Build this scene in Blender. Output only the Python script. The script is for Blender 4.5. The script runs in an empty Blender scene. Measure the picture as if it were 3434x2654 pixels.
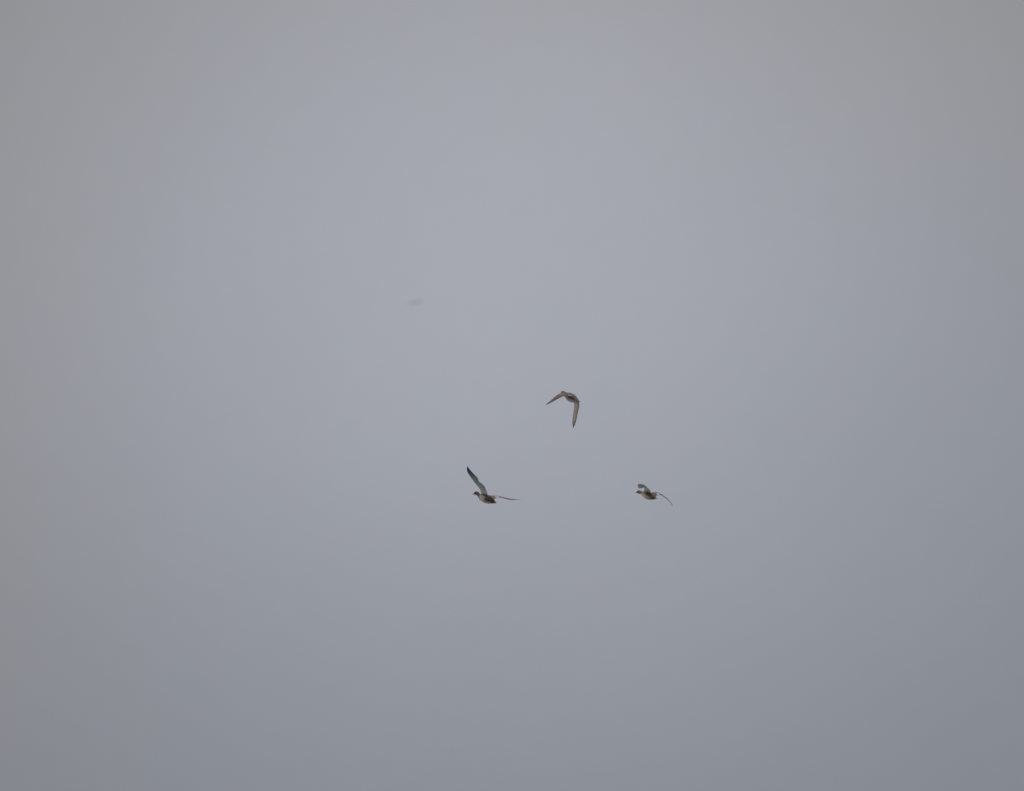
import bpy, bmesh, math, random
from mathutils import Vector, Matrix, kdtree, noise
random.seed(4)
scene = bpy.context.scene
col = scene.collection

# ------------------------------------------------------------------ camera
ELEV = math.radians(26)            # the lens is tilted up into the sky
F_MM, SENSOR = 600.0, 36.0
PW, PH = 3434.0, 2654.0            # photograph size
S = 260.0                          # photograph pixels per metre at the ducks
DIST = F_MM * PW / (SENSOR * S)    # about 220 m
cam_d = bpy.data.cameras.new('camera')
cam = bpy.data.objects.new('camera', cam_d); col.objects.link(cam)
cam.location = (0, 0, 1.6)
cam.rotation_euler = (math.pi/2 + ELEV, 0, 0)
cam_d.lens, cam_d.sensor_width, cam_d.sensor_fit = F_MM, SENSOR, 'HORIZONTAL'
cam_d.clip_start, cam_d.clip_end = 0.5, 20000
cam_d.dof.use_dof = True           # long tele lens focused on the ducks
cam_d.dof.focus_distance = DIST
cam_d.dof.aperture_fstop = 5.6
scene.camera = cam
RIGHT = Vector((1, 0, 0))
FWD = Vector((0, math.cos(ELEV), math.sin(ELEV)))
UP = Vector((0, -math.sin(ELEV), math.cos(ELEV)))

def lin(c): return tuple(((v/255)/12.92 if v/255 <= .04045 else ((v/255+.055)/1.055)**2.4) for v in c)
def ray(px, py):
    return (FWD + RIGHT*((px-PW/2)/PW*SENSOR/F_MM) - UP*((py-PH/2)/PW*SENSOR/F_MM))

# ------------------------------------------------------------------ world: closed overcast
SUN_EL, SUN_AZ = math.radians(48), math.radians(200)
world = bpy.data.worlds.new('World'); scene.world = world; world.use_nodes = True
nt = world.node_tree; nt.nodes.clear()
def N(t, **k):
    n = nt.nodes.new(t)
    for a, b in k.items(): setattr(n, a, b)
    return n
def L(a, b): nt.links.new(a, b)
def math_(op, a, b=None, c=None, clamp=False):
    n = N('ShaderNodeMath', operation=op, use_clamp=clamp)
    for i, v in enumerate((a, b, c)):
        if v is None: continue
        if hasattr(v, 'is_linked'): L(v, n.inputs[i])
        else: n.inputs[i].default_value = v
    return n.outputs[0]
def mixc(f, a, b, blend='MIX'):
    n = N('ShaderNodeMix', data_type='RGBA', blend_type=blend)
    for j, s, v in ((0, n.inputs[0], f), (6, n.inputs[6], a), (7, n.inputs[7], b)):
        if hasattr(v, 'is_linked'): L(v, s)
        else: s.default_value = v if j == 0 else (*v, 1)
    return n.outputs[2]
tc = N('ShaderNodeTexCoord')
D_ = tc.outputs['Generated']
sky = N('ShaderNodeTexSky', sky_type='NISHITA', sun_disc=False,
        sun_elevation=SUN_EL, sun_rotation=SUN_AZ, air_density=1.5, dust_density=6.0)
sep = N('ShaderNodeSeparateXYZ'); L(D_, sep.inputs[0])
# overcast dome: brighter towards the zenith (about three times the horizon)
zen = math_('MULTIPLY_ADD', math_('MAXIMUM', sep.outputs[2], 0.0), 2.0, 1.0)
zen = math_('DIVIDE', zen, 1 + 2*math.sin(ELEV))
# soft lobes a few degrees wide: lens vignette and warm tint painted into sky
def lobe(px, py, wx, wy, power=1.0):
    c = ray(px, py).normalized()
    dv = N('ShaderNodeVectorMath', operation='SUBTRACT'); L(D_, dv.inputs[0]); dv.inputs[1].default_value = c
    def dot(ax, w):
        d = N('ShaderNodeVectorMath', operation='DOT_PRODUCT'); L(dv.outputs[0], d.inputs[0])
        d.inputs[1].default_value = tuple(ax/(w/PW*SENSOR/F_MM)); return d.outputs['Value']
    a, b, c_ = dot(RIGHT, wx), dot(UP, wy), dot(FWD, wx)
    r2 = math_('ADD', math_('ADD', math_('MULTIPLY', a, a), math_('MULTIPLY', b, b)), math_('MULTIPLY', c_, c_))
    return math_('POWER', 2.71828, math_('MULTIPLY', r2, -1.0))
def nz(scale, detail=3.0, off=0.0):
    n = N('ShaderNodeTexNoise'); n.inputs['Scale'].default_value = scale; n.inputs['Detail'].default_value = detail
    m = N('ShaderNodeVectorMath', operation='ADD'); L(D_, m.inputs[0]); m.inputs[1].default_value = (off, off*.7, off*.3)
    L(m.outputs[0], n.inputs['Vector']); return n.outputs['Fac']
thin = lobe(1700, 860, 2100, 1800)  # bright middle with dim corners: lens vignette put into the sky colour
warm = math_('ADD', math_('ADD', lobe(-500, 1500, 950, 2600), lobe(1300, -900, 4200, 1250)), lobe(4300, -100, 1500, 1100), clamp=True)
base = mixc(thin, lin((125, 129, 136.5)), lin((165.5, 168.5, 177.5)))
base = mixc(1.0, base, mixc(warm, (1, 1, 1), (1.036, 1.0, .938)), 'MULTIPLY')
streak = math_('MULTIPLY_ADD', nz(38, 4, 3.1), .10, .95)
grainy = math_('MULTIPLY_ADD', nz(900, 2, 1.3), .030, .985)
vv = math_('MULTIPLY', math_('MULTIPLY', streak, grainy), zen)
hue = mixc(nz(300, 2, 7.7), (1.012, .998, .985), (.988, 1.0, 1.015))
cloud = mixc(1.0, base, hue, 'MULTIPLY')
sc = N('ShaderNodeVectorMath', operation='SCALE'); L(cloud, sc.inputs[0]); L(math_('MULTIPLY', vv, 10.0), sc.inputs[3])
fin = mixc(0.96, (0, 0, 0), (0, 0, 0))
fn = fin.node; nt.links.new(sky.outputs[0], fn.inputs[6]); nt.links.new(sc.outputs[0], fn.inputs[7])
bg = N('ShaderNodeBackground'); bg.inputs['Strength'].default_value = 0.1
L(fin, bg.inputs['Color'])
wo = N('ShaderNodeOutputWorld'); L(bg.outputs[0], wo.inputs[0])

# ------------------------------------------------------------------ sun behind the cloud sheet
sl = bpy.data.lights.new('sun', 'SUN'); sl.energy = 0.55; sl.angle = math.radians(25); sl.color = (1, .96, .9)
sun = bpy.data.objects.new('sun', sl); col.objects.link(sun); sun.location = (0, 0, 60)
sd = Vector((math.sin(SUN_AZ)*math.cos(SUN_EL), math.cos(SUN_AZ)*math.cos(SUN_EL), math.sin(SUN_EL)))
sun.rotation_euler = sd.to_track_quat('Z', 'Y').to_euler()
vs = scene.view_settings
vs.view_transform = 'Standard'; vs.look = 'None'; vs.exposure = 0; vs.gamma = 1; vs.use_curve_mapping = False

# ------------------------------------------------------------------ unseen ground below the frame, made pale to brighten the birds' undersides
def mat_ground():
    m = bpy.data.materials.new('pale_bounce_ground'); m.use_nodes = True; t = m.node_tree; b = t.nodes['Principled BSDF']
    g = t.nodes.new('ShaderNodeTexCoord'); n = t.nodes.new('ShaderNodeTexNoise'); n.inputs['Scale'].default_value = .05
    n.inputs['Detail'].default_value = 8; r = t.nodes.new('ShaderNodeValToRGB')
    r.color_ramp.elements[0].color = (.48, .475, .46, 1); r.color_ramp.elements[1].color = (.64, .635, .63, 1)
    t.links.new(g.outputs['Object'], n.inputs['Vector']); t.links.new(n.outputs['Fac'], r.inputs[0])
    t.links.new(r.outputs[0], b.inputs['Base Color']); b.inputs['Roughness'].default_value = 1
    return m
me = bpy.data.meshes.new('ground')
me.from_pydata([(-9000, -9000, 0), (9000, -9000, 0), (9000, 9000, 0), (-9000, 9000, 0)], [], [(0, 1, 2, 3)])
gr = bpy.data.objects.new('ground', me); col.objects.link(gr); me.materials.append(mat_ground())
gr['kind'] = 'structure'; gr['label'] = 'unseen ground far below the birds, made pale to light their undersides'

# ------------------------------------------------------------------ plumage materials
def mat_plumage(name, scale=60.0, amount=.35, rough=.75):
    m = bpy.data.materials.new(name); m.use_nodes = True; t = m.node_tree; b = t.nodes['Principled BSDF']
    a = t.nodes.new('ShaderNodeAttribute'); a.attribute_name = 'plumage'
    g = t.nodes.new('ShaderNodeTexCoord')
    n = t.nodes.new('ShaderNodeTexNoise'); n.inputs['Scale'].default_value = scale; n.inputs['Detail'].default_value = 5
    t.links.new(g.outputs['Object'], n.inputs['Vector'])
    r = t.nodes.new('ShaderNodeMapRange'); r.inputs[1].default_value = .3; r.inputs[2].default_value = .7
    r.inputs[3].default_value = 1-amount; r.inputs[4].default_value = 1+amount
    t.links.new(n.outputs['Fac'], r.inputs[0])
    v = t.nodes.new('ShaderNodeVectorMath'); v.operation = 'SCALE'
    t.links.new(a.outputs['Color'], v.inputs[0]); t.links.new(r.outputs[0], v.inputs[3])
    t.links.new(v.outputs[0], b.inputs['Base Color'])
    bu = t.nodes.new('ShaderNodeBump'); bu.inputs['Strength'].default_value = .3; bu.inputs['Distance'].default_value = .003
    t.links.new(n.outputs['Fac'], bu.inputs['Height']); t.links.new(bu.outputs[0], b.inputs['Normal'])
    b.inputs['Roughness'].default_value = rough; b.inputs['Specular IOR Level'].default_value = .25
    return m
M_BODY = mat_plumage('body_plumage', 120, .26)
M_WING = mat_plumage('wing_feathers', 45, .16)
M_WHITE = mat_plumage('white_feathers', 80, .06)
M_HORN = mat_plumage('bill_horn', 90, .10, .4)
M_EYE = mat_plumage('eye', 10, 0, .1)

K_LIT = 0.34      # how bright a white surface shows under this sky: turns seen colours into reflectances
def alb(c, k=K_LIT):
    q = [v/k for v in lin(c)]; f = min(1, .82/max(q))
    return tuple(v*f for v in q)

# ------------------------------------------------------------------ helpers
def mixt(a, b, f): return tuple(x+(y-x)*f for x, y in zip(a, b))
def sm(a, b, x):
    t = max(0, min(1, (x-a)/(b-a))) if a != b else float(x > a); return t*t*(3-2*t)
def cr(pts, n):
    """Catmull-Rom resampling of a list of equal-length tuples"""
    P = [Vector(p) for p in pts]; P = [P[0]*2-P[1]] + P + [P[-1]*2-P[-2]]
    out = []; m = len(P)-3
    for i in range(n):
        s = i/(n-1)*m; k = min(int(s), m-1); t = s-k
        a, b, c, d = P[k:k+4]
        out.append(.5*((2*b)+(c-a)*t+(2*a-5*b+4*c-d)*t*t+(3*b-a-3*c+d)*t**3))
    return out
def ramp(keys, u):
    for i in range(len(keys)-1):
        if u <= keys[i+1][0]:
            a, b = keys[i], keys[i+1]; f = max(0, (u-a[0])/(b[0]-a[0])); return mixt(a[1], b[1], f)
    return keys[-1][1]
def mk(name, verts, faces, cols, mat, parent, smooth=True):
    me = bpy.data.meshes.new(name); me.from_pydata([tuple(v) for v in verts], [], faces); me.validate()
    at = me.color_attributes.new('plumage', 'FLOAT_COLOR', 'POINT')
    for i, c in enumerate(cols): at.data[i].color = (*c, 1)
    me.materials.append(mat)
    for p in me.polygons: p.use_smooth = smooth
    bm = bmesh.new(); bm.from_mesh(me); bmesh.ops.recalc_face_normals(bm, faces=bm.faces); bm.to_mesh(me); bm.free()
    o = bpy.data.objects.new(name, me); col.objects.link(o); o.parent = parent
    return o
def loft(rings, caps=True):
    V = []; F = []; n = len(rings[0])
    for r in rings: V += r
    for i in range(len(rings)-1):
        for j in range(n):
            a, b = i*n+j, i*n+(j+1) % n; F.append((a, b, b+n, a+n))
    if caps: F += [tuple(range(n))[::-1], tuple((len(rings)-1)*n+k for k in range(n))]
    return V, F

class Bird:
    """Measurements in metres: x to the right, y away, z up as the watcher on the meadow sees the bird."""
    def __init__(self, ox, oy, factor, cx, cy, name, label, cat, group=None, dist=DIST, s=S):
        self.ox, self.oy, self.k, self.s = ox, oy, factor, s
        self.cx, self.cy = cx, cy
        r = bpy.data.objects.new(name, None); col.objects.link(r); self.root = r
        px, py = ox+cx/factor, oy+cy/factor
        r.location = cam.location + ray(px, py)*dist
        r.rotation_euler = (ELEV, 0, 0)
        r.empty_display_size = .2
        r['label'] = label; r['category'] = cat
        if group: r['group'] = group
    def p(self, x, y, d=0.0):
        return Vector(((x-self.cx)/self.k/self.s, d, -(y-self.cy)/self.k/self.s))

    def spine(self, st):
        B = self; self.sp = [tuple(B.p(x, y, d))+(r/B.k/B.s,) for x, y, d, r in st]
        self.n = 56; self.path = cr(self.sp, self.n)
    def frame(self, i):
        P = self.path; a, b = P[max(0, i-1)], P[min(self.n-1, i+1)]
        T = Vector((b-a)[:3]).normalized(); U = Vector((0, 0, 1)); U = (U-T*U.dot(T)).normalized()
        U = (Matrix.Rotation(self.roll, 3, T) @ U); Lf = T.cross(U)
        return T, U, Lf
    def body(self, plum, arms, roll=0.0):
        self.roll = roll; rings = []; C = []; NS = 28
        for i in range(self.n):
            T, U, Lf = self.frame(i); c = Vector(self.path[i][:3]); r = max(.004, self.path[i][3]); s = i/(self.n-1)
            wide = 1.0+.12*sm(.35, .6, s) - .1*sm(0.0, .2, .2-s)
            ring = []
            for j in range(NS):
                a = 2*math.pi*j/NS
                v = c+U*(math.cos(a)*r)+Lf*(math.sin(a)*r*wide)
                ring.append(v); C.append(plum(s, abs(math.atan2(math.sin(a), math.cos(a)))/math.pi, v, self))
            rings.append(ring)
        V, F = loft(rings)
        src, csrc = list(V), list(C)
        for pts, c in arms:                       # the fleshy upper wings grow out of the shoulders
            R = cr([(tuple(self.p(x, y, d))+(rr,)) for x, y, d, rr in pts], 14); rr_ = []
            for i in range(14):
                a, b = R[max(0, i-1)], R[min(13, i+1)]; T = Vector((b-a)[:3]).normalized()
                X = T.orthogonal().normalized(); Y = T.cross(X)
                rr_.append([Vector(R[i][:3])+(X*math.cos(q*math.pi/5)+Y*math.sin(q*math.pi/5))*R[i][3] for q in range(10)])
            v2, f2 = loft(rr_); o = len(V); V += v2; F += [tuple(k+o for k in f) for f in f2]
            src += v2[40:]; csrc += [c]*len(v2[40:])
        me = bpy.data.meshes.new('tmp'); me.from_pydata([tuple(v) for v in V], [], F)
        bm = bmesh.new(); bm.from_mesh(me); bmesh.ops.recalc_face_normals(bm, faces=bm.faces); bm.to_mesh(me); bm.free()
        o = bpy.data.objects.new('tmp', me); col.objects.link(o)
        md = o.modifiers.new('r', 'REMESH'); md.mode = 'VOXEL'; md.voxel_size = .0045
        m2 = o.modifiers.new('s', 'SMOOTH'); m2.iterations = 4; m2.factor = .5
        dg = bpy.context.evaluated_depsgraph_get(); ev = o.evaluated_get(dg); m = ev.to_mesh()
        vv = [v.co.copy() for v in m.vertices]; ff = [tuple(p.vertices) for p in m.polygons]
        ev.to_mesh_clear(); bpy.data.objects.remove(o)
        kd = kdtree.KDTree(len(src))
        for i, v in enumerate(src): kd.insert(v, i)
        kd.balance(); cc = []
        for v in vv:
            near = kd.find_n(v, 5); w = [1/(d+1e-4) for _, _, d in near]; t = sum(w)
            cc.append(tuple(sum(csrc[i][q]*ww for (_, i, _), ww in zip(near, w))/t for q in range(3)))
        return mk('body', vv, ff, cc, M_BODY, self.root)

    def wing(self, st, side, up_keys, low_keys, thick=.011, camber=.05, patch=None, rear_dark=.85, label=None):
        """st: stations (leading edge x,y,depth, trailing edge x,y,depth) from shoulder to tip; side +1 left, -1 right"""
        B = self; rows = cr([tuple(B.p(*s[:3]))+tuple(B.p(*s[3:])) for s in st], 61) if False else None
        LE = cr([tuple(B.p(*s[:3])) for s in st], 81); TE = cr([tuple(B.p(*s[3:])) for s in st], 81)
        NU, NV = 81, 15
        def pt(i, v, extra=0.0, teeth=True):
            u = i/(NU-1); a, b = LE[i], TE[i]; ch = b-a
            i0, i1 = max(0, i-1), min(NU-1, i+1)
            sp = ((LE[i1]+TE[i1])-(LE[i0]+TE[i0])).normalized()
            n = sp.cross(ch); n = n.normalized() if n.length > 1e-9 else Vector((0, 0, 1))
            n *= side
            c = ch.length; th = thick*(1-.72*u)*min(1, c/.035)
            fe = (u*24) % 1.0
            prof = (4*v*(1-v))**.6*(.35+.65*(1-v)) if 0 < v < 1 else 0
            half = th*.5*prof+.0006
            cam_ = camber*c*math.sin(math.pi*min(1, v*1.05)**.8)
            rel = (fe-.5)*.0022*sm(.35, .75, v)*min(1, c/.05) if teeth else 0
            vv = v*(1 - (.016*abs(fe-.5)*2*(.5+noise.noise(Vector((int(u*24)*1.7, .5, .5))))*sm(.6, 1, v) if teeth else 0))
            return a+ch*vv, n, half, cam_+rel
        V = []; C = []
        for i in range(NU):
            for j in range(NV):
                v = j/(NV-1); p, n, h, o = pt(i, v); V.append(p+n*(o+h))
                u = i/(NU-1); c = ramp(up_keys, u); f = 1-(1-rear_dark)*sm(.55, 1, v)
                fe = abs(((u*24) % 1)-.5)*2; f *= 1-.14*fe*sm(.35, .7, v)
                C.append(tuple(x*f for x in alb(c)))
        for i in range(NU):
            for j in range(NV):
                v = j/(NV-1); p, n, h, o = pt(i, v); V.append(p+n*(o-h))
                u = i/(NU-1); c = ramp(low_keys, u); f = 1-(1-rear_dark)*sm(.55, 1, v)
                fe = abs(((u*24) % 1)-.5)*2; f *= 1-.10*fe*sm(.35, .7, v)
                C.append(tuple(x*f for x in alb(c)))
        o_ = NU*NV; F = []
        for i in range(NU-1):
            for j in range(NV-1):
                a = i*NV+j; F.append((a, a+1, a+NV+1, a+NV)); F.append((a+o_, a+NV+o_, a+NV+1+o_, a+1+o_))
        for i in range(NU-1):
            for j in (0, NV-1):
                a = i*NV+j; F.append((a, a+NV, a+NV+o_, a+o_))
        for i in (0, NU-1):
            for j in range(NV-1):
                a = i*NV+j; F.append((a, a+1, a+1+o_, a+o_))
        w = mk('wing', V, F, C, M_WING, self.root)
        if label: w['label'] = label
        if patch:                                 # white inner secondaries: a run of real feathers lying on the wing
            u0, u1, v0, v1, wcol = patch; V = []; F = []; nq = 6
            nf = 4
            for q in range(nf):
                a = u0+(u1-u0)*q/nf; b = u0+(u1-u0)*(q+1)/nf+.004; base = len(V)
                cols_ = 6
                for si in (1, -1):
                    for r in range(cols_):
                        for t in range(nq):
                            uu = (a+(b-a)*r/(cols_-1))*(NU-1); i = int(uu); f = uu-i
                            edge = 1-.25*abs(r/(cols_-1)*2-1)**2*sm(.7, 1, t/(nq-1))*.3
                            v = v0+(v1-v0)*t/(nq-1)*edge
                            p0, n0, h0, o0 = pt(i, v, teeth=False); p1, n1, h1, o1 = pt(min(NU-1, i+1), v, teeth=False)
                            p = p0.lerp(p1, f); n = n0; h = h0+(h1-h0)*f; oo = o0+(o1-o0)*f
                            V.append(p+n*(oo+(h+.0016)*si+.0006*q))
                m = cols_*nq
                for r in range(cols_-1):
                    for t in range(nq-1):
                        k = base+r*nq+t; F += [(k, k+1, k+nq+1, k+nq), (k+m, k+nq+m, k+nq+1+m, k+1+m)]
                for r in range(cols_-1):
                    for t in (0, nq-1): k = base+r*nq+t; F.append((k, k+nq, k+nq+m, k+m))
                for r in (0, cols_-1):
                    for t in range(nq-1): k = base+r*nq+t; F.append((k, k+1, k+1+m, k+m))
            wp = mk('wing_patch', V, F, [wcol]*len(V), M_WHITE, w); wp['label'] = 'bright white feather patch'
        return w

    def bill(self, x0, y0, d0, x1, y1, d1, w=.010, c=(92, 82, 84)):
        a, b = self.p(x0, y0, d0), self.p(x1, y1, d1); T = (b-a).normalized()
        U = Vector((0, 0, 1)); U = (U-T*U.dot(T)).normalized(); X = T.cross(U); R = []
        prof = [(0, 1.0, 1.15), (.15, .95, 1.05), (.35, .85, .75), (.6, .98, .45), (.82, 1.05, .32), (.95, .75, .26), (1, .25, .15)]
        for t, ww, hh in prof:
            ce = a.lerp(b, t)-U*(.0025*math.sin(t*math.pi))
            R.append([ce+X*(math.cos(q*math.pi/7)*w*ww)+U*(math.sin(q*math.pi/7)*w*.85*hh) for q in range(14)])
        V, F = loft(R); return mk('bill', V, F, [alb(c)]*len(V), M_HORN, self.root)
    def eyes(self, s):
        i = int(s*(self.n-1)); T, U, Lf = self.frame(i); c = Vector(self.path[i][:3]); r = self.path[i][3]
        for sg in (1, -1):
            ce = c+(U*.38+Lf*sg*.82).normalized()*r*.97-T*.004; R = []
            Nn = (U*.38+Lf*sg*.82).normalized(); A = T; B2 = Nn.cross(A)
            for k in range(1, 8):
                ph = math.pi*k/8
                R.append([ce+Nn*math.cos(ph)*.0035+(A*math.cos(q*math.pi/6)+B2*math.sin(q*math.pi/6))*math.sin(ph)*.0042 for q in range(12)])
            V, F = loft(R); mk('eye', V, F, [(.02, .012, .01)]*len(V), M_EYE, self.root)
    def tail(self, x0, y0, d0, x1, y1, d1, half=.022, c=(60, 55, 60), c2=(85, 82, 88)):
        """a short fan of overlapping pointed feathers"""
        a, b = self.p(x0, y0, d0), self.p(x1, y1, d1); ax = b-a; Ln = ax.length; T = ax/Ln
        U = Vector((0, 0, 1)); U = (U-T*U.dot(T)).normalized(); X = T.cross(U); V = []; F = []; C = []
        nf = 9
        for q in range(nf):
            f = q/(nf-1)*2-1; ang = f*math.radians(13); dr = T*math.cos(ang)+X*math.sin(ang)
            sd_ = X*math.cos(ang)-T*math.sin(ang); ln = Ln*(1-.22*abs(f)**1.3)
            st_ = a+X*f*half*.5+U*(.0018*(1-abs(f))*3)
            base = len(V); pr = [(0, .006), (.35, .010), (.7, .010), (.9, .006), (1, .0008)]
            for si in (1, -1):
                for t, ww in pr:
                    for e in (-1, 0, 1):
                        V.append(st_+dr*ln*t+sd_*ww*e+U*(si*(.0012 if e == 0 else .0005)+.0004*q)); C.append(alb(mixt(c, c2, t)))
            m = 15
            for r in range(4):
                for e in range(2):
                    k = base+r*3+e; F += [(k, k+1, k+4, k+3), (k+m, k+3+m, k+4+m, k+1+m)]
                for e in (0, 2):
                    k = base+r*3+e; F.append((k, k+3, k+3+m, k+m))
            for r in (0, 4):
                for e in range(2): k = base+r*3+e; F.append((k, k+1, k+1+m, k+m))
        return mk('tail', V, F, C, M_WING, self.root)

def mottle(v, f=90, a=.25):
    return 1+a*(noise.noise(Vector(v)*f))

GROUP = 'ducks flying together across the grey sky'

# ------------------------------------------------------------------ duck with its near wing raised high
b = Bird(1540, 1540, 9.378, 850, 1240, 'flying_duck',
         'grey brown duck with one long dark tipped wing raised steeply, leftmost of three ducks', 'duck', GROUP)
b.spine([(470, 1094, .205, 26), (492, 1084, .195, 42), (530, 1074, .175, 56), (572, 1090, .155, 56), (612, 1124, .135, 54), (655, 1163, .115, 72),
         (725, 1202, .08, 118), (815, 1240, .04, 136), (900, 1272, 0, 131), (980, 1304, -.04, 105), (1055, 1332, -.08, 68), (1110, 1357, -.11, 40), (1150, 1375, -.135, 16)])
def plum1(s, a, v, B):
    c = ramp([(0, (66, 60, 60)), (.12, (60, 55, 50)), (.3, (58, 50, 47)), (.42, (70, 61, 64)), (.5, (84, 71, 68)), (.62, (70, 66, 62)),
              (.69, (60, 57, 55)), (.78, (44, 35, 32)), (.92, (34, 28, 30)), (1, (52, 50, 58))], s)
    c = alb(c)
    pale = sm(.465, .53, s)*(1-sm(.60, .70, s))*sm(.25, .38, a)
    c = mixt(c, alb((168, 160, 147)), .95*pale)
    bel = sm(.5, .6, s)*(1-sm(.76, .9, s))*sm(.56, .75, a); c = mixt(c, alb((122, 116, 110)), .75*bel*(1-pale))
    m = mottle(v, 110, .16); return tuple(x*m for x in c)
b.body(plum1, [([(770, 1180, .06, .020), (765, 1100, .05, .016), (735, 1010, .01, .010), (705, 930, -.02, .004)], alb((125, 125, 118))),
               ([(880, 1200, .02, .024), (950, 1180, .07, .018), (1040, 1172, .11, .010), (1120, 1166, .14, .006)], alb((98, 92, 84)))], roll=math.radians(-8))
b.bill(486, 1093, .196, 402, 1112, .236, w=.0095, c=(108, 94, 100))
b.eyes(.17)
b.tail(1085, 1356, -.095, 1172, 1388, -.15, c=(46, 42, 50), c2=(84, 84, 96))
low1 = [(0, (146, 141, 133)), (.12, (140, 138, 130)), (.24, (112, 118, 113)), (.38, (98, 108, 106)), (.52, (92, 102, 94)), (.63, (76, 84, 80)),
        (.75, (50, 54, 58)), (.9, (42, 45, 54)), (1, (70, 74, 84))]
up1 = [(0, (92, 88, 80)), (.3, (88, 86, 82)), (.42, (78, 74, 82)), (.55, (80, 74, 84)), (.65, (92, 80, 82)), (.78, (80, 74, 84)), (.9, (78, 78, 90)), (1, (86, 88, 98))]
b.wing([(735, 1130, .085, 905, 1165, .0), (690, 1066, .06, 888, 1112, -.03), (655, 962, .02, 858, 1005, -.07), (595, 868, -.01, 805, 880, -.10), (524, 785, -.04, 735, 790, -.13),
        (462, 704, -.045, 622, 705, -.13), (398, 620, -.05, 586, 605, -.13), (332, 525, -.055, 512, 520, -.12), (276, 435, -.06, 422, 432, -.11),
        (246, 360, -.065, 338, 336, -.10), (242, 292, -.07, 290, 268, -.09), (256, 224, -.075, 262, 222, -.077)], 1, up1, low1, camber=.05)
b.wing([(900, 1135, .05, 1070, 1300, -.05), (985, 1162, .09, 1108, 1258, -.01), (1070, 1154, .12, 1165, 1226, .02), (1150, 1158, .15, 1262, 1222, .05),
        (1220, 1170, .17, 1325, 1212, .07), (1300, 1187, .18, 1405, 1236, .09), (1400, 1210, .20, 1500, 1264, .12), (1500, 1232, .21, 1600, 1285, .14),
        (1600, 1251, .22, 1690, 1293, .17), (1700, 1268, .23, 1765, 1290, .20), (1800, 1274, .245, 1830, 1283, .23), (1935, 1264, .26, 1938, 1265, .26)], -1, up1, low1,
       thick=.013, camber=.012, patch=(.178, .285, .54, 1.0, (.86, .86, .86)))

# ------------------------------------------------------------------ duck with both wings swept down
b = Bird(1810, 1290, 10.55, 1080, 440, 'flying_duck',
         'brown duck with both wings swept down and head half hidden, topmost of three ducks', 'duck', GROUP)
b.spine([(775, 292, .235, 28), (795, 286, .22, 46), (828, 282, .20, 54), (868, 303, .175, 54), (915, 342, .15, 70),
         (985, 392, .105, 112), (1065, 440, .055, 146), (1145, 488, .01, 150), (1215, 527, -.03, 124), (1285, 563, -.07, 84), (1335, 587, -.10, 52), (1372, 604, -.125, 34), (1400, 615, -.14, 18)])
def plum2(s, a, v, B):
    c = ramp([(0, (84, 75, 68)), (.2, (76, 68, 60)), (.35, (78, 69, 64)), (.5, (94, 82, 76)), (.65, (90, 79, 70)), (.8, (84, 73, 61)),
              (.9, (76, 72, 66)), (1, (76, 78, 80))], s)
    c = alb(c)
    c = mixt(c, alb((70, 60, 54)), sm(.3, .42, a)*(1-sm(.5, .6, a))*sm(.5, .6, s))
    pale = sm(.40, .52, s)*(1-sm(.72, .9, s))*sm(.44, .66, a)
    c = mixt(c, alb((122, 121, 114)), .85*pale)
    m = mottle(v, 110, .16); return tuple(x*m for x in c)
b.body(plum2, [([(1040, 370, .02, .024), (980, 350, -.04, .018), (910, 335, -.09, .006)], alb((108, 94, 90))),
               ([(1200, 520, .03, .024), (1250, 600, .10, .018), (1265, 690, .14, .005)], alb((120, 122, 116)))], roll=math.radians(-6))
b.bill(783, 291, .228, 722, 312, .275, w=.0095)
b.eyes(.16)
b.tail(1325, 588, -.09, 1418, 622, -.155, c=(70, 72, 72), c2=(92, 88, 96))
up2 = [(0, (96, 82, 74)), (.2, (90, 78, 72)), (.38, (106, 94, 90)), (.55, (94, 81, 79)), (.7, (91, 79, 79)), (.85, (88, 79, 83)), (1, (98, 92, 104))]
low2 = [(0, (98, 100, 98)), (.1, (104, 106, 104)), (.22, (142, 139, 130)), (.36, (172, 164, 150)), (.55, (180, 170, 156)), (.64, (160, 149, 138)), (.72, (130, 120, 114)),
        (.82, (104, 100, 98)), (1, (100, 98, 102))]
b.wing([(1010, 310, .03, 1215, 440, -.08), (940, 292, -.04, 1150, 418, -.13), (875, 288, -.10, 1065, 402, -.18), (800, 291, -.15, 965, 388, -.22),
        (730, 304, -.19, 880, 406, -.25), (650, 346, -.22, 790, 432, -.28), (570, 402, -.24, 700, 478, -.29), (490, 468, -.26, 600, 532, -.30),
        (410, 545, -.27, 500, 586, -.31), (330, 610, -.28, 400, 641, -.31), (265, 662, -.285, 308, 690, -.31), (202, 728, -.29, 206, 730, -.292)], 1, up2, low2,
       camber=.04, rear_dark=.62, patch=(.085, .225, .85, 1.0, (.76, .76, .76)))
b.wing([(1150, 545, .06, 1335, 560, .0), (1200, 620, .11, 1378, 628, .05), (1217, 720, .14, 1401, 712, .08), (1213, 840, .17, 1393, 815, .11), (1199, 950, .20, 1360, 940, .14),
        (1181, 1060, .22, 1337, 1060, .16), (1166, 1170, .24, 1317, 1170, .18), (1158, 1290, .26, 1290, 1290, .20), (1162, 1390, .275, 1256, 1390, .22),
        (1172, 1470, .285, 1228, 1465, .25), (1190, 1545, .295, 1194, 1545, .293)], -1, up2, low2, camber=.05, rear_dark=.5)

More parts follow.
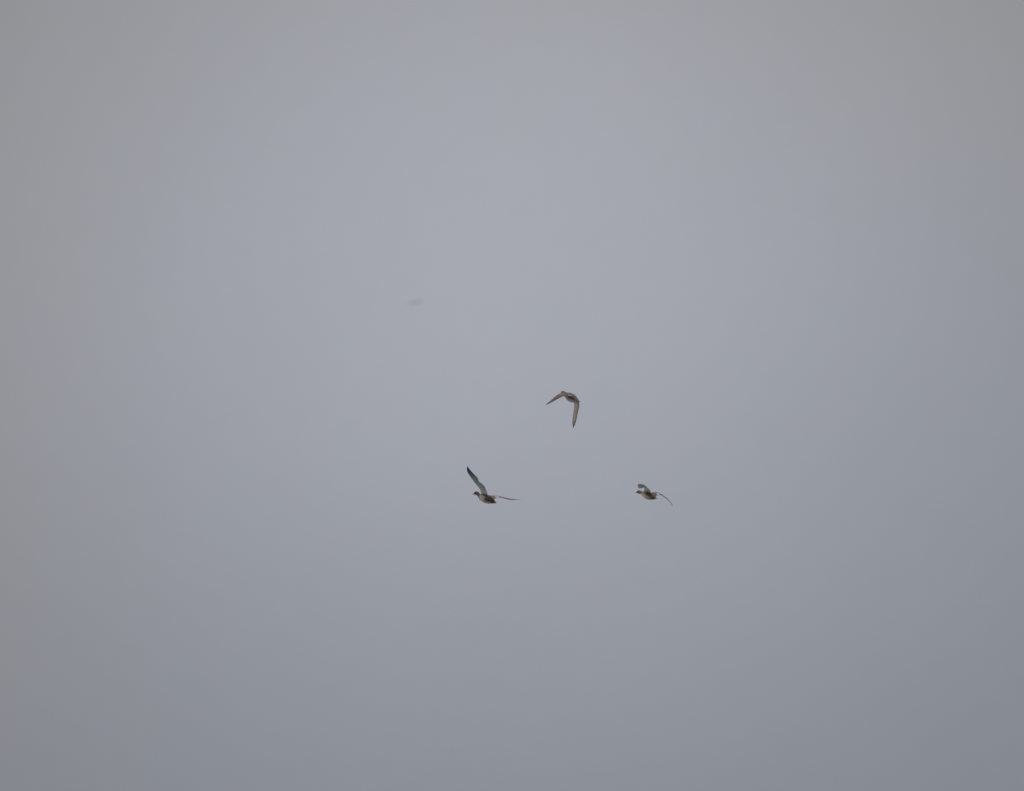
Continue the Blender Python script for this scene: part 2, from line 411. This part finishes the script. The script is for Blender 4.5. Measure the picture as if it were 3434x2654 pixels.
# ------------------------------------------------------------------ duck with a bent near wing and a thin drooping far wing
b = Bird(2110, 1600, 12.847, 820, 810, 'flying_duck',
         'brown duck with bent wing above its head and thin drooping far wing, rightmost duck', 'duck', GROUP)
b.spine([(335, 664, .195, 30), (358, 657, .185, 50), (405, 650, .165, 70), (455, 656, .145, 77), (510, 672, .125, 68), (560, 692, .105, 70),
         (635, 730, .07, 112), (725, 775, .03, 148), (815, 815, -.01, 164), (900, 850, -.05, 138), (980, 884, -.09, 98), (1060, 903, -.125, 66), (1120, 912, -.15, 42), (1170, 922, -.17, 20)])
def plum3(s, a, v, B):
    c = ramp([(0, (76, 66, 60)), (.15, (74, 63, 56)), (.3, (80, 67, 59)), (.42, (98, 85, 68)), (.55, (86, 75, 60)), (.66, (60, 51, 40)),
              (.8, (60, 51, 45)), (.9, (56, 46, 45)), (1, (84, 72, 78))], s)
    c = alb(c)
    pale = sm(.43, .5, s)*(1-sm(.68, .84, s))*sm(.38, .52, a)
    c = mixt(c, alb(mixt((158, 151, 138), (120, 115, 104), sm(.5, .75, s))), .92*pale)
    m = mottle(v, 110, .16); return tuple(x*m for x in c)
b.body(plum3, [([(765, 730, .04, .022), (762, 640, .01, .015), (745, 575, -.04, .005)], alb((128, 126, 120))),
               ([(900, 780, .0, .026), (990, 730, .06, .019), (1080, 700, .10, .011), (1160, 690, .13, .006)], alb((92, 80, 66)))], roll=math.radians(-8))
b.bill(348, 664, .19, 258, 676, .235, w=.0085, c=(112, 108, 110))
b.eyes(.17)
b.tail(1085, 908, -.12, 1215, 938, -.19, c=(74, 62, 68), c2=(104, 96, 104))
up3 = [(0, (92, 80, 66)), (.15, (90, 78, 66)), (.3, (78, 70, 68)), (.45, (74, 68, 76)), (.8, (78, 75, 84)), (1, (88, 88, 96))]
low3 = [(0, (148, 146, 138)), (.15, (140, 138, 130)), (.28, (126, 127, 122)), (.4, (112, 111, 112)), (.55, (106, 98, 101)), (.75, (122, 113, 113)), (.9, (118, 113, 110)), (1, (112, 110, 108))]
b.wing([(670, 690, .075, 930, 730, -.05), (640, 625, .05, 932, 655, -.07), (644, 570, -.02, 905, 590, -.10), (648, 512, -.12, 852, 518, -.17), (640, 474, -.15, 778, 455, -.19),
        (608, 456, -.18, 706, 392, -.21), (550, 470, -.21, 630, 340, -.23), (490, 488, -.24, 555, 310, -.26), (430, 494, -.27, 480, 297, -.28),
        (392, 464, -.295, 425, 288, -.30), (370, 415, -.31, 386, 300, -.31), (364, 370, -.32, 368, 335, -.32)], 1, up3, low3, camber=.04)
b.wing([(900, 720, .04, 1080, 905, -.06), (1000, 692, .08, 1148, 862, -.03), (1080, 667, .11, 1186, 798, 0), (1150, 661, .14, 1240, 790, .03),
        (1220, 674, .16, 1325, 782, .06), (1290, 702, .18, 1400, 796, .09), (1370, 746, .20, 1480, 846, .12), (1460, 806, .22, 1570, 906, .14),
        (1560, 872, .24, 1660, 977, .17), (1650, 945, .255, 1740, 1062, .19), (1740, 1040, .27, 1808, 1148, .22), (1820, 1140, .285, 1862, 1222, .25), (1910, 1285, .30, 1913, 1287, .30)],
       -1, up3, low3, thick=.013, camber=.012, patch=(.195, .34, .52, 1.0, (.84, .84, .86)))

# ------------------------------------------------------------------ a far bird, well beyond the depth of focus
FAR = 6.8
b = Bird(1300, 950, 12.133, 1120, 800, 'distant_bird',
         'faint blurred distant bird with spread wings, a small grey smudge high above the ducks', 'bird', None, DIST*FAR, S/FAR)
b.spine([(1060, 796, .20, 5), (1075, 797, .15, 10), (1100, 800, .10, 12), (1120, 806, 0, 15), (1150, 818, -.12, 12), (1175, 828, -.20, 6)])
b.body(lambda s, a, v, B: alb((75, 75, 78)), [], 0)
g_ = [(0, (80, 80, 84)), (1, (60, 60, 66))]
b.tail(1160, 822, -.16, 1200, 836, -.28, half=.03, c=(80, 80, 84), c2=(90, 90, 96))
b.bill(1065, 797, .18, 1044, 797, .24, w=.012)
b.wing([(1115, 800, .02, 1140, 822, -.12), (1060, 772, -.10, 1080, 800, -.24), (1000, 790, -.20, 1012, 812, -.34), (910, 822, -.28, 920, 838, -.38),
        (800, 862, -.36, 803, 864, -.365)], 1, g_, g_, thick=.038, camber=.03)
b.wing([(1125, 800, .08, 1150, 818, -.05), (1190, 760, .22, 1210, 784, .08), (1260, 738, .34, 1276, 760, .22), (1370, 720, .44, 1380, 736, .34),
        (1490, 716, .54, 1491, 718, .535)], -1, g_, g_, thick=.038, camber=.03)
